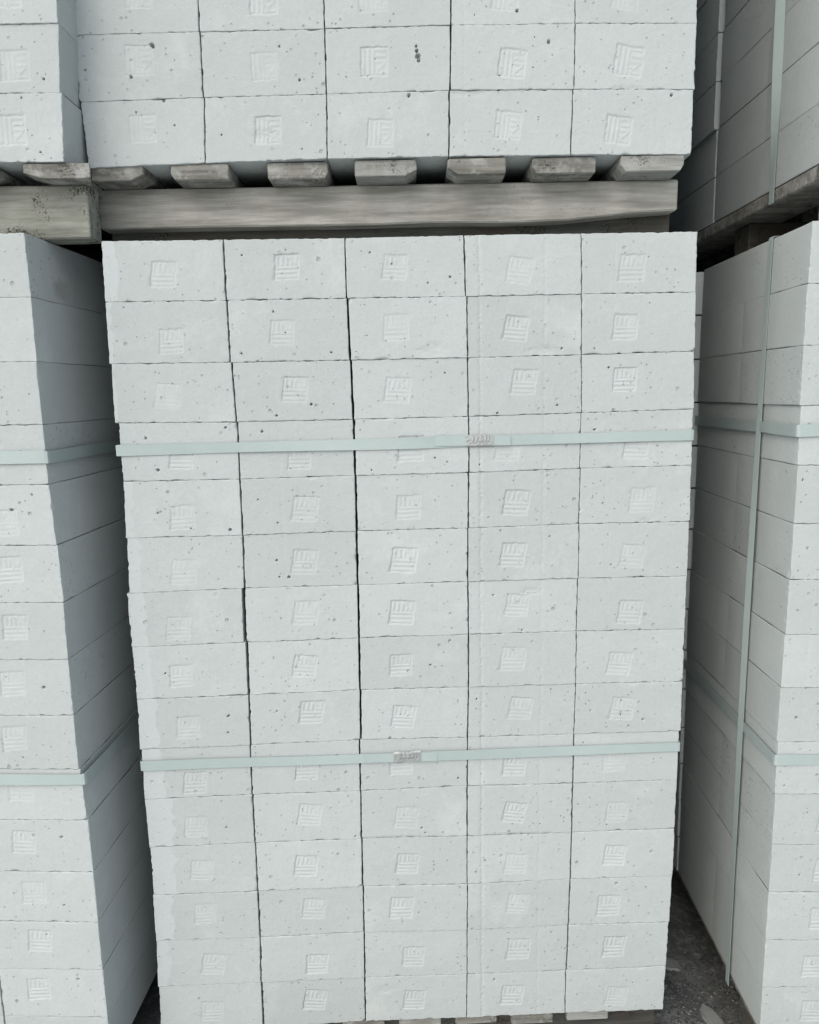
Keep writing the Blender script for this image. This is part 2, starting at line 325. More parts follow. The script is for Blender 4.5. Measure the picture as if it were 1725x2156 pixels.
def block_material():
    m, nt, b, N, L = newmat('aerated_concrete')
    v, rnd, tc = coords(nt)
    base = mix(nt, ramp(nt, tex(nt, v, 14, 4), [(.3, 0.), (.7, 1.)]), A_BLOCK[0], A_BLOCK[1])
    base = mix(nt, ramp(nt, tex(nt, v, 90, 3, .7), [(.35, .0), (.65, .45)]), base, A_BLOCK[2])
    base = mix(nt, ramp(nt, tex(nt, v, 330, 2, .7), [(.40, 0.), (.62, .35)]), base, (.345, .375, .364))
    # each block a touch lighter or darker
    k = math_(nt, 'MULTIPLY_ADD', rnd, .09); nt.nodes[-1].inputs[2].default_value = .955
    base = mix(nt, 1., base, (1, 1, 1), 'MULTIPLY')
    vm = N('ShaderNodeVectorMath'); vm.operation = 'SCALE'; L(base, vm.inputs[0]); L(k, vm.inputs['Scale'])
    base = vm.outputs[0]
    st_ = ramp(nt, tex(nt, v, 3.2, 5, .6), [(.40, 0.), (.72, .55)])
    base = mix(nt, st_, base, (.345, .375, .366))
    du = ramp(nt, tex(nt, v, 5.1, 6, .75), [(.56, 0.), (.72, .6)])
    base = mix(nt, du, base, (.46, .49, .482))
    # scattered open pores of two sizes, their inner shade mixed into the colour
    hs = []
    for sc, lo, hi, keep, amt in ((62, .05, .15, .90, .50), (150, .08, .20, .86, .30)):
        vo = N('ShaderNodeTexVoronoi'); vo.inputs['Scale'].default_value = sc; L(v, vo.inputs['Vector'])
        sep = N('ShaderNodeSeparateColor'); L(vo.outputs['Color'], sep.inputs[0])
        on = math_(nt, 'GREATER_THAN', sep.outputs[0], keep)
        sz = math_(nt, 'MULTIPLY', sep.outputs[1], .10)
        d = math_(nt, 'SUBTRACT', vo.outputs['Distance'], sz)
        s = ramp(nt, d, [(lo, 1.), (hi, 0.)])
        p = math_(nt, 'MULTIPLY', math_(nt, 'MULTIPLY', s, on), ramp(nt, tex(nt, v, 11, 3), [(.42, .25), (.60, 1.)]))
        hs.append(p)
        base = mix(nt, math_(nt, 'MULTIPLY', p, amt), base, (.20, .22, .215))
    ap = N('ShaderNodeAttribute'); ap.attribute_name = 'pressed'
    base = mix(nt, ap.outputs['Fac'], base, A_BLOCK[4])
    at = N('ShaderNodeAttribute'); at.attribute_name = 'film'
    base = mix(nt, math_(nt, 'MAXIMUM', at.outputs['Fac'], 0.), base, A_BLOCK[3])
    base = mix(nt, math_(nt, 'MAXIMUM', math_(nt, 'MULTIPLY', at.outputs['Fac'], -1.), 0.), base, (.27, .29, .26))
    L(base, b.inputs['Base Color'])
    b.inputs['Roughness'].default_value = .93; b.inputs['Specular IOR Level'].default_value = .25
    h = math_(nt, 'ADD', tex(nt, v, 420, 3, .7), math_(nt, 'MULTIPLY', tex(nt, v, 140, 2), .8))
    n1 = bump(nt, h, .0009, .55)
    vs = N('ShaderNodeVectorMath'); vs.operation = 'MULTIPLY'; vs.inputs[1].default_value = (1, 1, .03); L(v, vs.inputs[0])
    n1 = bump(nt, tex(nt, vs.outputs[0], 130, 3, .6), .0008, .3, n1)
    pit = math_(nt, 'MULTIPLY', math_(nt, 'ADD', hs[0], hs[1]), -1.)
    L(bump(nt, pit, .0018, .9, n1), b.inputs['Normal'])
    return m

def wood_material(name, a, b_, c, grain_axis=0, dirt=.5, dust=0., spots=.8):
    m, nt, b, N, L = newmat(name)
    sc = [9, 9, 9]; sc[grain_axis] = .7
    v, rnd, tc = coords(nt, tuple(sc))
    v2, _, _ = coords(nt)
    g = tex(nt, v, 9, 6, .65)
    base = mix(nt, ramp(nt, g, [(.37, 0.), (.63, 1.)]), a, b_)
    base = mix(nt, ramp(nt, tex(nt, v2, 7, 4, .6), [(.45, 0.), (.7, dirt)]), base, c)
    sp = ramp(nt, math_(nt, 'MULTIPLY', tex(nt, v2, 240, 2, .8), ramp(nt, tex(nt, v2, 16, 2), [(.42, .55), (.62, 1.05)])), [({.8: .53, .3: .60, .9: .43}[spots], 0.), ({.8: .62, .3: .68, .9: .53}[spots], spots)])
    base = mix(nt, sp, base, tuple(t * .25 for t in c))
    if dust:
        base = mix(nt, ramp(nt, tex(nt, v2, 26, 5, .7), [(.48, 0.), (.6, dust)]), base, (.33, .34, .325))
    k = math_(nt, 'MULTIPLY_ADD', rnd, .35); nt.nodes[-1].inputs[2].default_value = .8
    vm = N('ShaderNodeVectorMath'); vm.operation = 'SCALE'; L(base, vm.inputs[0]); L(k, vm.inputs['Scale'])
    L(vm.outputs[0], b.inputs['Base Color'])
    b.inputs['Roughness'].default_value = .9; b.inputs['Specular IOR Level'].default_value = .2
    ss = [1, 1, 1]; ss[2] = .04
    v3, _, _ = coords(nt, tuple(ss))
    sawn = tex(nt, v3, 170, 3, .7)
    n1 = bump(nt, sawn, .0012, .45, bump(nt, g, .0035, .9))
    L(bump(nt, tex(nt, v2, 300, 3, .7), .0009, .5, n1), b.inputs['Normal'])
    return m

def strap_material():
    m, nt, b, N, L = newmat('plastic_strapping')
    v, rnd, tc = coords(nt)
    L(mix(nt, tex(nt, v, 30, 3), (.295, .362, .356), (.34, .40, .392)), b.inputs['Base Color'])
    b.inputs['Roughness'].default_value = .33
    L(bump(nt, tex(nt, v, 160, 2), .0006, .4), b.inputs['Normal'])
    return m

def seal_material():
    m, nt, b, N, L = newmat('crimped_seal_metal')
    v, rnd, tc = coords(nt)
    L(mix(nt, tex(nt, v, 120, 3), (.25, .265, .26), (.42, .44, .435)), b.inputs['Base Color'])
    b.inputs['Metallic'].default_value = .55; b.inputs['Roughness'].default_value = .42
    L(bump(nt, tex(nt, v, 500, 2), .0006, .6), b.inputs['Normal'])
    return m

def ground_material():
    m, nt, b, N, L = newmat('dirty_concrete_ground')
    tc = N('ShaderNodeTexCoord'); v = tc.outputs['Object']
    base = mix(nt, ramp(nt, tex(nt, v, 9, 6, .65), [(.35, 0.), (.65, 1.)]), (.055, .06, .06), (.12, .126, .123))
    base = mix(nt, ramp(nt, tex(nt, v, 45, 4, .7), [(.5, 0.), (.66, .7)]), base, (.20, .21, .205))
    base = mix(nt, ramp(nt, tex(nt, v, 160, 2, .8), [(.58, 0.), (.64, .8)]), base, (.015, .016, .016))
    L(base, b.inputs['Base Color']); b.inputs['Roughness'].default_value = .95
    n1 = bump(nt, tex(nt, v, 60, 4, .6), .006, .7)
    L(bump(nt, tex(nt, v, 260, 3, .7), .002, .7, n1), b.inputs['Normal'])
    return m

MB_ = block_material(); MS = strap_material(); MK = seal_material()
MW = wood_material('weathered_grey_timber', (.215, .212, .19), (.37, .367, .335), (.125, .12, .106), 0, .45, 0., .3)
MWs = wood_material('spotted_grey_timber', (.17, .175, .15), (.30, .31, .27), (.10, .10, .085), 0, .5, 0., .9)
MWd = wood_material('dark_timber', (.05, .054, .05), (.09, .095, .086), (.075, .05, .036), 0, .55)  # darkest timber tone, used for most of the bearers
ME = wood_material('dusty_grey_board', (.12, .12, .105), (.25, .248, .225), (.07, .068, .06), 0, .6, .6)
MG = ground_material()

# ------------------------------------------------------------------ ground
N_ = 60
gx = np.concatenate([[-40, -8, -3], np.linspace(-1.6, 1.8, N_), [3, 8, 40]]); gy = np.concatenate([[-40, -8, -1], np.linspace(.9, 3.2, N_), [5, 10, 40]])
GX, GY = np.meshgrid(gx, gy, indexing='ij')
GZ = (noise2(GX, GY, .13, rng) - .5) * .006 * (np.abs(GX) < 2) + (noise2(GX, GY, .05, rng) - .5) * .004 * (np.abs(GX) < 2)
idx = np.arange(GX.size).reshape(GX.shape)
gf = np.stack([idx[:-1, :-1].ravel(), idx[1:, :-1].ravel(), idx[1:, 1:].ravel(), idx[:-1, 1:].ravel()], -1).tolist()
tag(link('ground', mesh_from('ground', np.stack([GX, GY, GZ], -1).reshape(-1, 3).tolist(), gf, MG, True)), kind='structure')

MY, nt, b, N, L = newmat('bounce_slab_concrete'); tc = N('ShaderNodeTexCoord')  # unseen pale slab, added to bounce light up onto the stacks
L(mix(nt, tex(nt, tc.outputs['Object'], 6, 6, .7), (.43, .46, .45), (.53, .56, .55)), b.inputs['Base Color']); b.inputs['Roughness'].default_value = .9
tag(link('added_bounce_slab', mesh_from('added_bounce_slab', [(-40, -40, -.1), (40, -40, -.1), (40, 1.02, -.1), (-40, 1.02, -.1), (-40, -40, .012), (40, -40, .012), (40, 1.02, .012), (-40, 1.02, .012)],
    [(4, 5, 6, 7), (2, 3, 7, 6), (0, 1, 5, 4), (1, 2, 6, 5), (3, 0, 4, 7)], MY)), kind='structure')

def pebble(r, s):
    ph = r.random(8) * 6.28
    v, f = [], []
    rings = [(-.5, .55), (0., 1.), (.45, .7)]
    for z, q in rings:
        for k in range(6):
            a = k / 6 * 6.283 + .3 * r.random()
            v.append((math.cos(a) * q * s * (.8 + .4 * r.random()), math.sin(a) * q * s * (.7 + .4 * r.random()), z * s * .7))
    v.append((0, 0, .62 * s * .7 + s * .1))
    for i in range(2):
        for k in range(6): f.append((i * 6 + k, i * 6 + (k + 1) % 6, i * 6 + 6 + (k + 1) % 6, i * 6 + 6 + k))
    for k in range(6): f.append((12 + k, 12 + (k + 1) % 6, 18))
    return v, f
v, f = [], []
for i in range(2300):
    x = rng.uniform(.47, .78); y = 1.22 + abs(rng.normal(0, .13)); s = rng.uniform(.0012, .0042)
    if i % 3 == 0: x = rng.uniform(-.72, .9); y = rng.uniform(1.05, 1.3)
    a, q = pebble(rng, s); o = len(v)
    v += [(p[0] + x, p[1] + y, p[2] + s * .3 + .001) for p in a]; f += [tuple(t + o for t in p) for p in q]
MP, nt, b, N, L = newmat('grit'); vv, rnd, tc = coords(nt)
L(mix(nt, ramp(nt, tex(nt, tc.outputs['Object'], 130, 1), [(.45, 0.), (.55, 1.)]), (.045, .048, .048), (.17, .178, .175)), b.inputs['Base Color']); b.inputs['Roughness'].default_value = .95
tag(link('gravel', mesh_from('gravel', v, f, MP)), 'loose grey grit and crumbs scattered on the dark ground', kind='stuff')

def fragment(x, y, rz, sx, sy, h, label):
    r = np.random.default_rng(int(abs(x) * 900)); n = 9
    top, bot = [], []
    for k in range(n):
        a = k / n * 6.283; q = .75 + .4 * r.random()
        bot.append((math.cos(a) * sx * q, math.sin(a) * sy * q, 0)); top.append((math.cos(a) * sx * q * .9, math.sin(a) * sy * q * .9, h * (.8 + .4 * r.random())))
    fc = [(k, (k + 1) % n, n + (k + 1) % n, n + k) for k in range(n)] + [tuple(range(n, 2 * n))]
    o = link('concrete_fragment', mesh_from('concrete_fragment', bot + top, fc, MF), None, (x, y, .001), (0, 0, rz))
    tag(o, label, 'rubble', 'broken fragments on the ground')
MF, nt, b, N, L = newmat('broken_concrete'); vv, rnd, tc = coords(nt)
L(mix(nt, tex(nt, vv, 60, 4, .7), (.14, .15, .148), (.25, .265, .26)), b.inputs['Base Color']); b.inputs['Roughness'].default_value = .95
L(bump(nt, tex(nt, vv, 200, 3), .002, .6), b.inputs['Normal'])
fragment(.645, 1.40, .3, .022, .04, .006, 'flat pale chip of concrete lying at the foot of the lower right stack')
fragment(.60, 1.56, 1.0, .02, .035, .006, 'small grey concrete sliver on the ground deep in the right hand gap')

# ------------------------------------------------------------------ straps
def ribbon(pts, nrm, half, thick=.0008):
    """pts: centre line, nrm: outward unit vector per point, half: half-width vector per point"""
    v, f = [], []
    for p, n, h in zip(pts, nrm, half):
        for s, t in ((-1, 0), (1, 0), (1, 1), (-1, 1)):
            v.append(tuple(p[i] + h[i] * s + n[i] * thick * t for i in range(3)))
    for i in range(len(pts) - 1):
        for k in range(4):
            f.append((i * 4 + k, i * 4 + (k + 1) % 4, i * 4 + 4 + (k + 1) % 4, i * 4 + 4 + k))
    f += [(3, 2, 1, 0), tuple(len(v) - 4 + k for k in range(4))]
    return v, f

def hoop(parent, u0, u1, depth, vL, vR, width, stand=.0022, seed=0, seal_u=None, sag=.0012, sides=None):
    """strap tied level round a stack; front from u0 to u1, then both sides and the back"""
    r = random.Random(seed)
    P, Nn, Hh = [], [], []
    def add(x, y, z, nx, ny, w=width, tilt=0): P.append((x, y, z)); Nn.append((nx, ny, 0)); Hh.append((nx * tilt, ny * tilt, w / 2))
    rc = .003
    n = 44
    ph = [r.random() * 6 for _ in range(3)]
    zf = lambda t: vL + (vR - vL) * t + sag * (math.sin(t * 7 + ph[0]) * .6 + math.sin(t * 17 + ph[1]) * .35)
    for k in range(n + 1):
        t = k / n; x = u0 + rc + (u1 - u0 - 2 * rc) * t
        add(x, -stand - .0004 * math.sin(t * 23 + ph[2]), zf(t), 0, -1, width * (1 + .07 * math.sin(t * 11 + ph[2])), .0006 * math.sin(t * 13))
    P.append((u1 + stand * .7, -stand * .7, vR)); Nn.append((.7, -.7, 0)); Hh.append((0, 0, width / 2))
    sR = [(.003, 0), (.06, 0), (.12, .001), (.2, 0), (.35, 0), (depth, 0)]
    for d, e in sR: add(u1 + stand + e, d, vR + e, 1, 0)
    add(u1, depth + stand, vR, 0, 1); add(u0, depth + stand, vL, 0, 1)
    for d, e in reversed(sR): add(u0 - stand - e, d, vL + e, -1, 0)
    P.append((u0 - stand * .7, -stand * .7, vL)); Nn.append((-.7, -.7, 0)); Hh.append((0, 0, width / 2))
    P.append(P[0]); Nn.append(Nn[0]); Hh.append(Hh[0])
    v, f = ribbon(P, Nn, Hh)
    o = link('strap', mesh_from('strap', v, f, MS), parent)
    if seal_u:
        s0, s1, zz, fold = seal_u
        # second layer of strap where the ends overlap, and a crimped sleeve
        q = [(s0 - .055 + (s1 + .03 - s0 + .055) * k / 8, -stand - .0012 - .0004 * (k % 2), zz + .0012 * (1 - k / 8)) for k in range(9)]
        v, f = ribbon(q, [(0, -1, 0)] * 9, [(0, 0, width * .47)] * 9)
        link('strap_end', mesh_from('strap_end', v, f, MS), o)
        nx, nz = 22, 8; vv, ff = [], []
        for i in range(nx + 1):
            for j in range(nz + 1):
                a = i / nx; c = j / nz
                d = .0016 + (.0008 * abs(math.sin(a * 20)) if .2 < a < .85 and c > .45 else 0) * (1 + fold) + .0005 * r.random()
                if c in (0, 1): d = -.0008
                vv.append((s0 + (s1 - s0) * a, -stand - .001 - d, zz + (c - .5) * width * (1.14 + fold * .1 * math.sin(a * 9)) + .002 * fold * a))
        for i in range(nx):
            for j in range(nz):
                q = i * (nz + 1) + j; ff.append((q, q + nz + 1, q + nz + 2, q + 1))
        me = mesh_from('seal', vv, ff, MK)
        sl = link('seal', me, o)
        so = sl.modifiers.new('s', 'SOLIDIFY'); so.thickness = .0006
    return o

def upright(parent, w, u, v0, v1, width, twist, stand, over=None, depth_pts=26):
    """strap running up the left side of a stack; twist(t) in radians turns it off the face, stand(t) lifts it"""
    P, Nn, Hh = [], [], []
    for k in range(depth_pts + 1):
        t = k / depth_pts; z = v0 + (v1 - v0) * t; a = twist(t)
        P.append((u - stand(t), w + .002 * math.sin(t * 9), z)); Nn.append((-math.cos(a), -math.sin(a), 0))
        Hh.append((math.sin(a) * -width / 2, math.cos(a) * width / 2, 0))
    if over:
        P.append((u, w, v1 + .002)); Nn.append((-.7, 0, .7)); Hh.append((0, width / 2, 0))
        P.append((u + .5, w, v1 + .003)); Nn.append((0, 0, 1)); Hh.append((0, width / 2, 0))
    v, f = ribbon(P, Nn, Hh)
    return link('strap', mesh_from('strap', v, f, MS), parent)

# ------------------------------------------------------------------ timber
def timber(name, parent, x0, x1, y0, y1, z0, z1, mat, along='x', c=.0025, bottom=None, wane=(0, 0), seed=0, skew=0., cut=None):
    """sawn piece with softened arrises; its length is cut into stations that wander a little"""
    r = random.Random(seed); n = 26 if along == 'x' else 10
    v, f = [], []
    if along == 'x': L0, L1, a0, a1 = x0, x1, y0, y1
    else: L0, L1, a0, a1 = y0, y1, x0, x1
    wl, wr = wane
    st = [0, .0022 / (L1 - L0)] + ([.02, .035, cut[2] / (L1 - L0)] if cut else []) + [k / n for k in range(1, n)] + [1 - .0022 / (L1 - L0), 1]
    for t in st:
        zb = z0 if bottom is None else z0 + np.interp(t * 1000, [p[0] for p in bottom], [p[1] for p in bottom])
        e = .0015 if t in (0, 1) else 0
        j = lambda s=.0006: (r.random() - .5) * s
        hz = z1 - zb
        prof = [(a0 + e, z1 - c), (a0 + c, z1 - e), (a1 - c, z1 - e), (a1 - e, z1 - c), (a1 - e, zb + max(c, hz * .42 if wr else c)), (a1 - c - wr, zb + e), (a0 + c + wl, zb + e), (a0 + e, zb + max(c, hz * .42 if wl else c))]
        for a, z in prof:
            s = L0 + (L1 - L0) * t
            if t == 0: s += skew * (z - zb) + j(.0012)
            v.append((s, a + j(), z + j()) if along == 'x' else (a + j(), s, z + j()))
    if cut:
        v = [(min(p[0], cut[0] + (cut[1] - cut[0]) * min(1, max(0, p[1] / cut[2]))), p[1], p[2]) for p in v]
    m = len(st)
    for i in range(m - 1):
        for k in range(8):
            q = (i * 8 + k, i * 8 + (k + 1) % 8, i * 8 + 8 + (k + 1) % 8, i * 8 + 8 + k)
            f.append(q if along == 'y' else q[::-1])
    c0, c1 = tuple(range(8)), tuple((m - 1) * 8 + k for k in range(8))
    f += [c0[::-1], c1] if along == 'y' else [c0, c1[::-1]]
    cen = ((x0 + x1) / 2, (y0 + y1) / 2, (z0 + z1) / 2)
    v = [tuple(p[i] - cen[i] for i in range(3)) for p in v]
    return link(name, mesh_from(name, v, f, mat), parent, cen)

# ================================================================== lower centre stack
GB = 'strapped stacks of pale aerated concrete blocks'
GP = 'timber pallets under the block stacks'
CL = empty('block_stack', (-.5022, 1.2666, .1238), .0348)
tag(CL, 'lower middle stack, fifteen courses of blocks crossed by two straps with metal seals', 'block stack', GB)
GAPJ = {1: [2.2] * 15, 2: [1.6] + [3.2] * 8 + [2.0] * 6, 3: [1.6] * 3 + [1.8] * 8 + [1.2] * 4, 4: [1.0] * 9 + [2.2] * 5 + [1.4]}
GAPJ[1][6], GAPJ[1][7], GAPJ[1][8], GAPJ[1][14] = 6.0, 4.2, 2.6, 3.2
FILM = [22, 8, 4, 0, 14, 22, 30, 30, 34, 36, 48, 44, 34, 24, 0]
tilts = [0, .02, 0, .06, .03]
def in_block(plist, quad):
    (ax, ay), (bx, by), (cx, cy), (dx, dy) = quad
    return [(p[0] - dx, p[1] - dy, p[2] * .85) for p in plist if min(ax, dx) + 4 < p[0] < max(bx, cx) - 4 and min(dy, cy) + 4 < p[1] < max(ay, by) - 4]
def rand_pits(r, n, W=200, H=100):
    return [(r.uniform(8, W - 8), r.uniform(6, H - 6), r.choice([.6, .7, .8, 1.0])) for _ in range(n)]
rp = random.Random(77)
for k in range(15):
    for c in range(5):
        gl = 0 if c == 0 else GAPJ[c][k] / 2; gr = 0 if c == 4 else GAPJ[c + 1][k] / 2
        uT0, uB0 = CU[k][c]; uT1, uB1 = CU[k][c + 1]
        hg = .02 + .09 * rp.random()
        q = [(uT0 + gl, CV[k][c] - hg), (uT1 - gr, CV[k][c + 1] - hg), (uB1 - gr, CV[k + 1][c + 1] + hg), (uB0 + gl, CV[k + 1][c] + hg)]
        if k == 14: q[2] = (q[2][0], (CV[15][c + 1]) * .5); q[3] = (q[3][0], CV[15][c] * .5)
        sx, sy = CS[k][c]
        st = (sx - q[3][0], sy - q[3][1], tilts[c] * -1 + rp.uniform(-.07, .05), rp.uniform(41, 46), rp.uniform(.7, 2.1) * (.75 if c in (0,) else 1.), 0)
        rid = []
        if c == 3: rid = [(629 - q[3][0] + k * .1, 1.0), (741 - q[3][0], .45)]
        if c == 1: rid = [(277 - q[3][0], .22)] if k > 0 else []
        if c == 4: rid = [(862 - q[3][0], .18)]
        fl = (FILM[k], .6 + .4 * (k > 8), .75) if c == 0 and FILM[k] else None
        face_block(CL, q, MB_, st, in_block(PC, q) + rand_pits(rp, 2), .5, rp.uniform(-.0009, .0009), rid, fl, seed=k * 7 + c, scuff={(1, 2): (138, 14, 30, 13), (1, 3): (130, 10, 34, 9), (6, 3): (112, 78, 22, 8), (10, 2): (60, 1, 70, 2.5), (10, 3): (90, 1, 80, 2), (4, 4): (120, 4, 12, 5), (14, 2): (40, 70, 20, 10)}.get((k, c)))
joined('blocks', [(.2 * c + .001, .2 * c + .199, .502 + .5 * d, 1.0 + .5 * d, .1 * k + .0005, .1 * k + .0995) for c in range(5) for k in range(15) for d in range(2)], MB_, CL)
hoop(CL, 0, 1.006, 1.5, 1.151, 1.1585, .0185, seed=3, seal_u=(.604, .652, 1.156, 0.), sag=.0008)
hoop(CL, -.002, 1.0065, 1.5, .567, .5685, .0185, seed=8, seal_u=(.465, .516, .5668, 1.), sag=.0008)

# ================================================================== lower left stack
LL = empty('block_stack', (-.5868, 1.1963, .1245), -.0431)
tag(LL, 'lower stack at the left edge, beside the narrow left gap', 'block stack', GB)
PROUD = [0, 0, 0, 0, 0, 0, 0, 0, 0, 0, 6, 0, 0, 0, 0]
for k in range(15):
    u = LLU[k] * .5 + LLU[min(k + 1, 14)] * .5
    v1 = LLV[k]; v0 = LLV[k + 1] if k < 14 else 0.
    hg = .1
    w = 197. if k > 12 else 199.5
    q = [(u - w, v1 - hg), (LLU[k] * .6 + u * .4 , v1 - hg), (LLU[min(k + 1, 14)] * .6 + u * .4, v0 + hg), (u - w, v0 + hg)]
    st = None
    if k >= 3:
        sx, sy = LS[min(max(k - 4, 0), 9)] if k >= 4 and k < 14 else (-100, v0 + 46)
        if k == 14: sx, sy = LS[9]
        if k >= 5: sx, sy = LS[k - 5]
        st = (sx - q[3][0], min(max(sy - v0, 38), 58), rp.uniform(-.03, .08), 44, rp.uniform(.7, 1.5), 0)
    face_block(LL, q, MB_, st, in_block(PL, q) + rand_pits(rp, 2), .5, rp.uniform(-.0012, .0012), side='R', seed=300 + k,
               stain=(95, 22, 16, 24) if k == 0 else None)
    face_block(LL, [(u - w - 201 + 0, v1 - hg), (u - w - 2.4, v1 - hg), (u - w - 2.4, v0 + hg), (u - w - 201, v0 + hg)], MB_, None, (), .5, 0, seed=340 + k, coarse=True)
joined('blocks', [(-.2 * c - .199, -.2 * c - .001, .5 * d, .5 * d + .498, .1 * k + .0005, .1 * k + .0995) for c in range(5) for k in range(15) for d in range(3) if not (d == 0 and c < 2)], MB_, LL)
hoop(LL, -1.0, -.0035, 1.5, 1.1425, 1.1465, .020, stand=.002, seed=21)
hoop(LL, -1.0, .0065, 1.5, .5775, .5815, .021, stand=.003, seed=22)

# ================================================================== lower right stack
RL = empty('block_stack', (.6595, 1.2382, .1305), -.0343)
tag(RL, 'lower right stack wrapped by one upright strap and two level straps', 'block stack', GB)
RLO = [-1.8, -3, -2.5, .6, 1.4, 1.5, 0, -1.5, -2.2, -.5, 1.5, 2.2, 1.2, 2.0, 2.5]
RLV = [1496.6, 1399.3, 1300.8, 1202, 1101.4, 1000.6, 901.2, 802, 703.5, 599.3, 498, 396.3, 298.9, 199.3, 97.3, 0]
PRT = [24, 21, 19, 16, 14, 12, 11, 10, 8, 8, 6, 5, 3, 2, 0]
for k in range(15):
    hg = .1
    q = [(RLO[k], RLV[k] - hg), (199 + RLO[k], RLV[k] - hg), (199 + RLO[k], RLV[k + 1] + hg), (RLO[k], RLV[k + 1] + hg)]
    st = (100 + rp.uniform(-6, 6), 46, rp.uniform(-.03, .05), 44, 1.4, 0)
    face_block(RL, q, MB_, st, in_block(PR, q) + rand_pits(rp, 2), .48, rp.uniform(-.001, .001), [(42, .2)], side='L', seed=400 + k)
    p = PRT[k]
    q2 = [(-p, RLV[k] - hg - 3), (198, RLV[k] - hg - 3), (198, RLV[k + 1] + hg), (-p, RLV[k + 1] + hg)]
    face_block(RL, q2, MB_, None, (), .48, .484, seed=440 + k, coarse=True)
joined('blocks', [(.2 * c + .001, .2 * c + .199, .484 * d, .484 * d + .48, .1 * k + .0005, .1 * k + .0995) for c in range(5) for k in range(15) for d in range(3) if not (d < 2 and c < 1)], MB_, RL)
hoop(RL, -.003, 1.0, 1.44, 1.160, 1.160, .020, stand=.002, seed=31)
hoop(RL, -.003, 1.0, 1.44, .5655, .5655, .020, stand=.002, seed=32)
upright(RL, .140, -.003, -.02, 1.4975, .0155, lambda t: .34 * math.exp(-((t - .52) / .26) ** 2), lambda t: .001 + .005 * math.exp(-((t - .52) / .28) ** 2), over=True)

# ================================================================== upper centre stack
UC = empty('block_stack', (-.5275, 1.2935, 1.7477), -.0027)
tag(UC, 'upper middle stack on a grey pallet, a long dark pore in its bottom courses', 'block stack', GB)
def uv3(r, j): return UV[r][j]
for k in range(3):
    for c in range(5):
        gl = 0 if c == 0 else (1.4, 1.5, 1.8, .9)[c - 1] / 2; gr = 0 if c == 4 else (1.4, 1.5, 1.8, .9)[c] / 2
        hg = .1
        uT0, uB0 = UU[k][c]; uT1, uB1 = UU[k][c + 1]
        q = [(uT0 + gl, UV[k + 1][c] - hg), (uT1 - gr, UV[k + 1][c + 1] - hg), (uB1 - gr, UV[k][c + 1] + hg), (uB0 + gl, UV[k][c] + hg)]
        sx, sy = US[k][c]
        st = (sx - q[3][0], sy - q[3][1], rp.uniform(-.04, .03) + (0, 0, .03, .09, .16)[c] * -1, rp.uniform(43, 47), rp.uniform(.6, 1.7) * (.7 if c == 0 else 1), 1)
        rid = [(628 - q[3][0], .28)] if c == 3 else ([(944 - q[3][0], .16)] if c == 4 else [])
        face_block(UC, q, MB_, st, in_block(PU, q) + rand_pits(rp, 2), .5, rp.uniform(-.0008, .0008), rid, seed=500 + k * 7 + c, scuff={(0, 1): (95, 42, 24, 12), (0, 3): (30, 96, 34, 5), (1, 4): (85, 1, 28, 4)}.get((k, c)))
joined('blocks', [(.2 * c + .001, .2 * c + .199, .5 * d, .5 * d + .498, .1 * k + .0005, .1 * k + .0995) for c in range(5) for k in range(15) for d in range(3) if not (d == 0 and k < 3)], MB_, UC)

# ================================================================== upper left stack
UL = empty('block_stack', (-.529, 1.226, 1.7315), 0)
tag(UL, 'upper left stack standing slightly proud of the upper middle stack', 'block stack', GB)
ULO = [(1.5, -4.4), (4.7, -2.4), (8, 4.7)]; ULH = [.6, 101.6, 200.3, 300]
for k in range(3):
    t, b = ULO[k]; hg = .1
    q = [(-200, ULH[k + 1] - hg + (0, 1.5, 0)[k]), (t, ULH[k + 1] - hg), (b, ULH[k] + hg), (-200, ULH[k] + hg + (2, 1.5, 0)[k])]
    st = ((-81.6, -68.3, -70)[k] - q[3][0], (47, 40, 45)[k], .02, 45, (1.5, 1.1, 1.2)[k], 2)
    st = st[:5] + (1,)
    face_block(UL, q, MB_, st, in_block(PUL, q) + rand_pits(rp, 2), .5, (-.001, .002, .0)[k], side='R', seed=600 + k)
joined('blocks', [(-.2 * c - .199, -.2 * c - .001, .5 * d, .5 * d + .498, .1 * k + .0005, .1 * k + .0995) for c in range(5) for k in range(15) for d in range(3) if not (d == 0 and c == 0 and k < 3)], MB_, UL)

# ================================================================== upper right stack
RU = empty('block_stack', (.702, 1.272, 1.735), -.004)
tag(RU, 'upper right stack seen only by its long shaded side', 'block stack', GB)
for k in range(6):
    hg = .25; o = (0, .4, -.3, .3, -.4, 0)[k]
    q = [(o, 100 * k + 100 - hg), (199, 100 * k + 100 - hg), (199, 100 * k + hg), (o, 100 * k + hg)]
    face_block(RU, q, MB_, None, rand_pits(rp, 2), .475 + (0, .003, -.004, .002, -.008, .004)[k], 0, side='L', seed=700 + k, coarse=True)
    p = (0, 1, 7, 8, 7, 9)[k]
    face_block(RU, [(o - p, 100 * k + 100 - hg - 1), (199, 100 * k + 100 - hg - 1), (199, 100 * k + hg), (o - p, 100 * k + hg)], MB_, None, (), .48, .483, seed=740 + k, coarse=True)
joined('blocks', [(.2 * c + .001, .2 * c + .199, .484 * d, .484 * d + .48, .1 * k + .0005, .1 * k + .0995) for c in range(5) for k in range(15) for d in range(3) if not (d < 2 and c < 1 and k < 6)], MB_, RU)
upright(RU, .197, -.003, -.027, 1.5, .019, lambda t: .65 * sstep(.03, .16, np.float64(t)), lambda t: .0006 + .004 * float(sstep(.02, .3, np.float64(t))), depth_pts=60)

